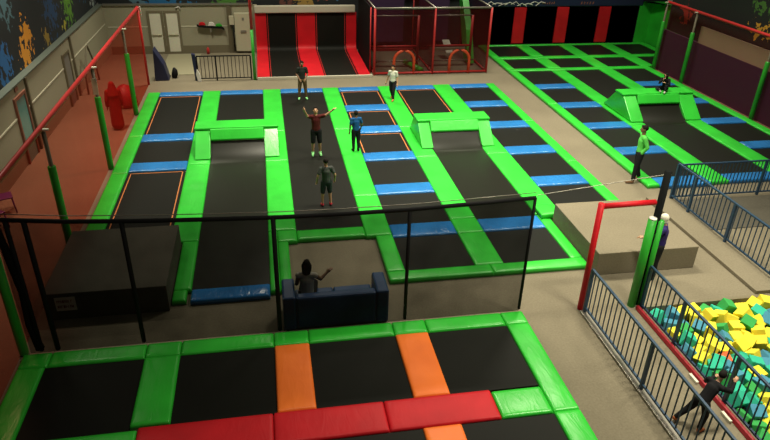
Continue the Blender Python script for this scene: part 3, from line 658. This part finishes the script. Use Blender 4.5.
# ---------------------------------------------------------------- people
def capsule(bm, a, b, ra, rb, sx=1, u=None, seg=12):
    a, b = V(a), V(b); d = b - a; Ln = d.length
    if Ln < 1e-5: d = V((0, 0, 1)); Ln = 1e-5
    d.normalize()
    if u is None: u = V((1, 0, 0)) if abs(d.x) < .8 else V((0, 1, 0))
    u = (u - d * u.dot(d)).normalized(); v = d.cross(u)
    st = []
    for k in range(1, 5): t = math.pi / 2 * (1 - k / 4); st.append((a - d * ra * math.sin(t), ra * math.cos(t)))
    st = [(a - d * ra * math.sin(math.pi / 2 * (1 - k / 4)), ra * math.cos(math.pi / 2 * (1 - k / 4))) for k in range(1, 5)]
    st += [(b + d * rb * math.sin(math.pi / 2 * (k / 4)), rb * math.cos(math.pi / 2 * (k / 4))) for k in range(0, 4)]
    rings = [[bm.verts.new(c + u * math.cos(2 * math.pi * k / seg) * r * sx + v * math.sin(2 * math.pi * k / seg) * r) for k in range(seg)] for c, r in st]
    for i in range(len(rings) - 1):
        for k in range(seg): bm.faces.new((rings[i][k], rings[i][(k + 1) % seg], rings[i + 1][(k + 1) % seg], rings[i + 1][k]))
    p = bm.verts.new(a - d * ra); q_ = bm.verts.new(b + d * rb)
    for k in range(seg):
        bm.faces.new((p, rings[0][(k + 1) % seg], rings[0][k])); bm.faces.new((q_, rings[-1][k], rings[-1][(k + 1) % seg]))
def ellip(bm, c, r, rot=None, seg=16):
    mt = Matrix.Translation(c) @ (rot.to_4x4() if rot else Matrix()) @ Matrix.Diagonal((*r, 1))
    bmesh.ops.create_uvsphere(bm, u_segments=seg, v_segments=seg // 2 + 2, radius=1, matrix=mt)
def fuse(name, bm, mat, parent, vox, smooth=2):
    me = bpy.data.meshes.new(name); bm.to_mesh(me); bm.free()
    o = bpy.data.objects.new(name, me); COL.objects.link(o)
    r = o.modifiers.new('r', 'REMESH'); r.mode = 'VOXEL'; r.voxel_size = vox
    s = o.modifiers.new('s', 'SMOOTH'); s.iterations = smooth; s.factor = .5
    dg = bpy.context.evaluated_depsgraph_get(); m2 = bpy.data.meshes.new_from_object(o.evaluated_get(dg))
    bpy.data.objects.remove(o); 
    for p in m2.polygons: p.use_smooth = True
    m2.materials.clear(); m2.materials.append(M[mat]); m2.name = name
    o = bpy.data.objects.new(name, m2); COL.objects.link(o); o.parent = parent
    return o
def person(loc, rz, H, J, label, skin='skin', shirt=None, sleeve='short', trousers=None, legs='long', shoes=None, hair='hair', long_hair=False, bun=False, scarf=None, robe=None, look=(0, 1, 0), glove=None):
    D = dict(pelvis=(0, 0, .53), waist=(0, .0, .62), chest=(0, .0, .73), neck=(0, .005, .825), head=(0, .018, .925),
             shL=(-.1, 0, .80), elL=(-.13, -.01, .635), wrL=(-.14, .03, .49), shR=(.1, 0, .80), elR=(.13, -.01, .635), wrR=(.14, .03, .49),
             hiL=(-.052, 0, .51), knL=(-.06, .01, .285), anL=(-.06, -.01, .045), toL=(-.068, .085, .02), hiR=(.052, 0, .51), knR=(.06, .01, .285), anR=(.06, -.01, .045), toR=(.068, .085, .02))
    D.update(J); D = {k: V(v) * H for k, v in D.items()}
    t = empty('person', loc, label, 'person', None, rz); h = H
    right = (D['shR'] - D['shL']).normalized(); hipr = (D['hiR'] - D['hiL']).normalized()
    b = bmesh.new()
    capsule(b, D['hiL'] * .5 + D['pelvis'] * .5, D['hiR'] * .5 + D['pelvis'] * .5, .062 * h, .062 * h)
    capsule(b, D['pelvis'], D['waist'], .062 * h, .058 * h, 1.3, hipr); capsule(b, D['waist'], D['chest'], .056 * h, .062 * h, 1.25, right)
    capsule(b, D['chest'], D['neck'] - (D['neck'] - D['chest']) * .3, .062 * h, .046 * h, 1.35, right)
    capsule(b, D['shL'], D['shR'], .034 * h, .034 * h); capsule(b, D['neck'], D['head'], .032 * h, .03 * h)
    lk = V(look).normalized(); upv = (D['head'] - D['neck']).normalized(); rt = lk.cross(upv).normalized(); upv = rt.cross(lk).normalized()
    rot = Matrix((rt, lk, upv)).transposed()
    hd = D['head']
    ellip(b, hd + upv * .006 * h, (.043 * h, .05 * h, .058 * h), rot); ellip(b, hd - upv * .025 * h + lk * .012 * h, (.034 * h, .036 * h, .038 * h), rot)
    capsule(b, hd + lk * .05 * h, hd + lk * .058 * h - upv * .014 * h, .007 * h, .010 * h)            # nose
    for s in (-1, 1): ellip(b, hd + rt * s * .045 * h - upv * .002 * h, (.006 * h, .012 * h, .016 * h), rot)  # ears
    capsule(b, hd + lk * .045 * h - upv * .032 * h - rt * .012 * h, hd + lk * .045 * h - upv * .032 * h + rt * .012 * h, .006 * h, .006 * h)  # lips
    for s in 'LR':
        capsule(b, D['sh' + s], D['el' + s], .031 * h, .023 * h); capsule(b, D['el' + s], D['wr' + s], .024 * h, .016 * h)
        d = (D['wr' + s] - D['el' + s]).normalized(); side = d.cross(V((0, 0, 1)) if abs(d.z) < .8 else V((1, 0, 0))).normalized(); nrm = d.cross(side)
        w_ = D['wr' + s]; pc = w_ + d * .045 * h
        capsule(b, w_ + d * .012 * h, pc, .016 * h, .021 * h, 1.25, side)
        for k, fl in enumerate((.036, .042, .039, .03)):
            st = pc + side * (k - 1.5) * .0125 * h + d * .008 * h; md = st + d * fl * .6 * h + nrm * .004 * h; en = md + d * fl * .4 * h + nrm * .012 * h
            capsule(b, st, md, .0068 * h, .0062 * h, seg=8); capsule(b, md, en, .0062 * h, .0055 * h, seg=8)
        capsule(b, w_ + side * -.016 * h + d * .015 * h, w_ + side * -.036 * h + d * .045 * h, .008 * h, .0065 * h, seg=8)
        capsule(b, D['hi' + s], D['kn' + s], .05 * h, .034 * h); capsule(b, D['kn' + s], D['an' + s], .035 * h, .02 * h)
        capsule(b, D['an' + s] - V((0, 0, .012 * h)), D['to' + s], .022 * h, .014 * h)
    fuse('body', b, skin, t, .0085)
    ey = bmesh.new()
    for s in (-1, 1): ellip(ey, hd + rt * s * .018 * h + lk * .0465 * h + upv * .008 * h, (.0075 * h, .005 * h, .005 * h), rot, 8)
    mesh_obj('eyes', ey, 'eye', t, True)
    if hair and not scarf:
        b = bmesh.new(); ellip(b, hd + upv * .022 * h - lk * .012 * h, (.051 * h, .055 * h, .052 * h), rot); 
        if long_hair: capsule(b, hd - lk * .02 * h, hd - lk * .035 * h - upv * .06 * h, .064 * h, .058 * h)
        if bun: ellip(b, hd - lk * .03 * h + upv * .05 * h, (.04 * h,) * 3)
        ellip(b, hd + upv * .05 * h + lk * .02 * h, (.035 * h, .03 * h, .018 * h), rot)
        fuse('hair', b, hair, t, .008)
    if scarf:
        b = bmesh.new(); ellip(b, hd + upv * .018 * h - lk * .014 * h, (.056 * h, .058 * h, .06 * h), rot); ellip(b, hd - upv * .03 * h - lk * .028 * h, (.045 * h, .035 * h, .04 * h), rot)
        if robe: capsule(b, hd - lk * .02 * h, D['chest'] - lk * .01 * h, .055 * h, .1 * h, 1.2, right)
        fuse('headscarf' if robe else 'cap', b, scarf, t, .009)
    if shirt:
        b = bmesh.new(); e_ = .007 * h
        capsule(b, D['pelvis'] + (D['waist'] - D['pelvis']) * .25, D['waist'], .062 * h + e_, .058 * h + e_, 1.25, hipr); capsule(b, D['waist'], D['chest'], .058 * h + e_, .064 * h + e_, 1.25, right)
        capsule(b, D['chest'], D['neck'] - (D['neck'] - D['chest']) * .35, .062 * h + e_, .048 * h + e_ * .5, 1.35, right); capsule(b, D['shL'], D['shR'], .034 * h + e_ * .8, .034 * h + e_ * .8)
        for s in 'LR':
            q_ = D['sh' + s].lerp(D['el' + s], .62)
            if sleeve == 'short': capsule(b, D['sh' + s], q_, .031 * h + e_, .030 * h + e_)
            elif sleeve == 'long': capsule(b, D['sh' + s], D['el' + s], .033 * h + e_, .026 * h + e_); capsule(b, D['el' + s], D['el' + s].lerp(D['wr' + s], .92), .026 * h + e_, .018 * h + e_ * .8)
        fuse('shirt', b, shirt, t, .011)
    if trousers:
        b = bmesh.new(); e_ = .009 * h
        capsule(b, D['hiL'] * .5 + D['pelvis'] * .5, D['hiR'] * .5 + D['pelvis'] * .5, .066 * h, .066 * h); capsule(b, D['pelvis'], D['pelvis'].lerp(D['waist'], .6), .066 * h, .062 * h, 1.3, hipr)
        for s in 'LR':
            if legs == 'short': capsule(b, D['hi' + s], D['hi' + s].lerp(D['kn' + s], .88), .049 * h + e_, .039 * h + e_)
            else: capsule(b, D['hi' + s], D['kn' + s], .052 * h + e_, .036 * h + e_); capsule(b, D['kn' + s], D['kn' + s].lerp(D['an' + s], .88), .036 * h + e_, .024 * h + e_)
        fuse('shorts' if legs == 'short' else 'trousers', b, trousers, t, .011)
    if robe:
        b = bmesh.new(); f = (D['anL'] + D['anR']) / 2; f.z = .05 * h
        capsule(b, D['chest'], D['pelvis'], .085 * h, .1 * h, 1.2, right); capsule(b, D['pelvis'], f + V((0, 0, .07 * h)), .1 * h, .115 * h, 1.1, right)
        for s in 'LR': capsule(b, D['sh' + s], D['el' + s], .05 * h, .045 * h); capsule(b, D['el' + s], D['el' + s].lerp(D['wr' + s], .85), .045 * h, .035 * h)
        fuse('robe', b, robe, t, .012)
    if shoes:
        for s in 'LR':
            b = bmesh.new(); an, to = D['an' + s], D['to' + s]
            capsule(b, an - V((0, 0, .014 * h)), to, .028 * h, .021 * h); capsule(b, an, an - V((0, 0, .012 * h)), .026 * h, .028 * h)
            fuse('shoe', b, shoes, t, .008)
    return t
PI = math.pi
for n, c in (('charcoal_cloth', (.02, .022, .02)), ('khaki_cloth', (.12, .075, .035)), ('neon_cloth', (.1, .65, .12)), ('maroon_cloth', (.09, .012, .012)), ('black_cloth', (.01, .01, .012)), ('neon_shoe', (.3, .8, .3)),
             ('grey_cloth', (.07, .078, .072)), ('slate_cloth', (.035, .045, .05)), ('red_shoe', (.6, .03, .06)), ('blue_cloth', (.015, .1, .28)), ('white_cloth', (.6, .58, .5)), ('orange_shoe', (.5, .15, .06)),
             ('brown_shoe', (.16, .09, .05)), ('green_shirt_cloth', (.12, .62, .1)), ('purple_cloth', (.03, .02, .13)), ('red_cloth', (.28, .012, .012)), ('pale_grey_cloth', (.5, .48, .42)), ('white_hat', (.75, .72, .6))): cloth(n, c)
ZB = -.045
person((1.3, 24.62, ZB), PI, 1.5, dict(elL=(-.14, -.01, .65), wrL=(-.075, .09, .56), elR=(.14, -.01, .65), wrR=(.075, .09, .56), knL=(-.075, .01, .285), anL=(-.09, -.01, .045), toL=(-.11, .07, .02), knR=(.075, .01, .285), anR=(.09, -.01, .045), toR=(.11, .07, .02)),
       'person in dark T-shirt and khaki trousers standing at far end of long lane', skin='skin_dark', shirt='charcoal_cloth', trousers='khaki_cloth', shoes='neon_shoe')
person((1.37, 18.97, ZB + .0), PI, 1.6, dict(head=(0, .0, .92), neck=(0, 0, .825), elL=(-.2, .05, .845), wrL=(-.31, .1, .95), elR=(.16, .06, .83), wrR=(.21, .12, .96), knL=(-.065, .01, .27), anL=(-.07, -.02, .07), toL=(-.08, .055, .02), knR=(.065, .01, .27), anR=(.07, -.02, .07), toR=(.08, .055, .02)),
       'person in maroon shirt jumping with both arms thrown up on the long lane', shirt='maroon_cloth', trousers='black_cloth', legs='short', shoes='neon_shoe', look=(0, .9, .45))
person((1.35, 15.5, ZB), .1, 1.38, dict(elL=(-.165, -.03, .66), wrL=(-.17, .04, .53), elR=(.165, -.03, .66), wrR=(.17, .04, .53), knL=(-.07, .02, .28), knR=(.07, .02, .28), anL=(-.08, 0, .05), anR=(.08, 0, .05), toL=(-.085, .08, .02), toR=(.085, .08, .02)),
       'boy in grey T-shirt and red shoes seen from behind on the long lane', shirt='grey_cloth', trousers='slate_cloth', legs='short', shoes='red_shoe')
person((2.62, 19.05, .012), .15, 1.34, dict(elR=(.16, .02, .65), wrR=(.15, .1, .54), elL=(-.14, 0, .64), wrL=(-.14, .04, .5)), 'boy in bright blue T-shirt and black trousers standing on the green strip', shirt='blue_cloth', trousers='black_cloth', shoes='black_cloth', skin='skin_dark')
person((4.72, 24.0, .012), 2.6, 1.38, dict(knL=(-.055, .08, .29), anL=(-.055, .09, .05), toL=(-.06, .18, .02), knR=(.055, -.01, .285), anR=(.055, -.13, .09), toR=(.06, -.06, .03), elR=(.15, -.04, .65), wrR=(.2, -.03, .5)),
       'child in white T-shirt and black trousers walking along green strip', shirt='white_cloth', trousers='black_cloth', shoes='orange_shoe')
person((10.62, 16.1, G), 1.25, 1.78, dict(elL=(-.13, -.06, .66), wrL=(-.09, .0, .53), elR=(.13, -.06, .66), wrR=(.09, -.06, .53), knL=(-.08, .03, .285), anL=(-.1, .05, .045), toL=(-.11, .14, .02), knR=(.07, -.01, .285), anR=(.08, -.09, .045), toR=(.1, .0, .02)),
       'adult in neon green long-sleeved shirt and black trousers standing by the right court', skin='skin_dark', shirt='green_shirt_cloth', sleeve='long', trousers='black_cloth', shoes='brown_shoe')
person((14.72, 21.72, .735 + .085), PI - .9, 1.3, dict(pelvis=(0, 0, .07), waist=(0, .02, .16), chest=(0, .05, .27), neck=(0, .08, .355), head=(0, .10, .45), shL=(-.1, .06, .335), shR=(.1, .06, .335), elL=(-.15, .12, .21), wrL=(-.06, .2, .26), elR=(.12, .16, .22), wrR=(.04, .17, .33),
       hiL=(-.05, 0, .06), knL=(-.1, .2, .18), anL=(-.12, .27, .035), toL=(-.13, .35, .02), hiR=(.05, 0, .06), knR=(.15, .19, .06), anR=(.03, .26, .035), toR=(-.02, .33, .03)), 'person in black sitting on top of the right court ramp', shirt='black_cloth', sleeve='long', trousers='black_cloth', shoes='white_cloth', long_hair=True)
person((.52, 10.83, G + .335), -.15, 1.62, dict(pelvis=(0, 0, .13), waist=(0, .0, .21), chest=(0, .0, .33), neck=(0, .01, .42), head=(0, .04, .52), shL=(-.1, 0, .40), shR=(.1, 0, .40), elL=(-.13, .02, .26), wrL=(-.1, .14, .24), elR=(.165, .06, .31), wrR=(.235, .12, .36),
       hiL=(-.055, .02, .12), knL=(-.07, .25, .13), anL=(-.07, .27, -.09), toL=(-.07, .36, -.15), hiR=(.055, .02, .12), knR=(.07, .25, .13), anR=(.07, .27, -.09), toR=(.07, .36, -.15)), 'person in pale grey top with black hair seated on the blue sofa, arm stretched out', skin='skin_dark', shirt='pale_grey_cloth', sleeve='none', trousers='black_cloth', shoes='black_cloth', bun=True, long_hair=True)
person((8.36, 11.16, G), 1.0, 1.66, dict(head=(0, .04, .915), elL=(-.16, .1, .7), wrL=(-.13, .22, .66), elR=(.14, .0, .65), wrR=(.13, .05, .52)), 'person in white cap, purple jacket and black trousers leaning at the right platform', shirt='purple_cloth', sleeve='long', trousers='black_cloth', shoes='black_cloth', scarf='white_hat')
person((6.66, 6.85, G), -1.25, 1.26, dict(pelvis=(0, 0, .47), waist=(0, .06, .55), chest=(0, .13, .64), neck=(0, .2, .71), head=(0, .26, .8), shL=(-.1, .17, .69), shR=(.1, .17, .69), elL=(-.17, .24, .58), wrL=(-.14, .36, .62), elR=(.14, .3, .62), wrR=(.1, .4, .7),
       hiL=(-.05, 0, .46), knL=(-.12, -.04, .27), anL=(-.19, -.17, .09), toL=(-.2, -.1, .03), hiR=(.05, 0, .46), knR=(.07, .04, .27), anR=(.08, -.02, .045), toR=(.09, .07, .02)), 'child in dark clothes and orange shoes leaning on the railing at bottom right', shirt='black_cloth', sleeve='long', trousers='black_cloth', shoes='orange_shoe')
person((-5.1, 22.2, G), .3, 1.66, {}, 'person in long robe and headscarf standing behind the left red net', shirt=None, robe='red_cloth', scarf='red_cloth')
o = mesh_obj('bean_bag', T([(-4.98 - .25, 24.6, G + .01), (-5.23, 24.6, .05), (-5.23, 24.6, .4), (-5.23, 24.6, .65), (-5.23, 24.6, .72)], [.3, .42, .36, .2, .05], seg=16), 'dullred', smooth=True); tag(o, 'dark red bulky bag behind the left red net beside the robed person', 'bag')
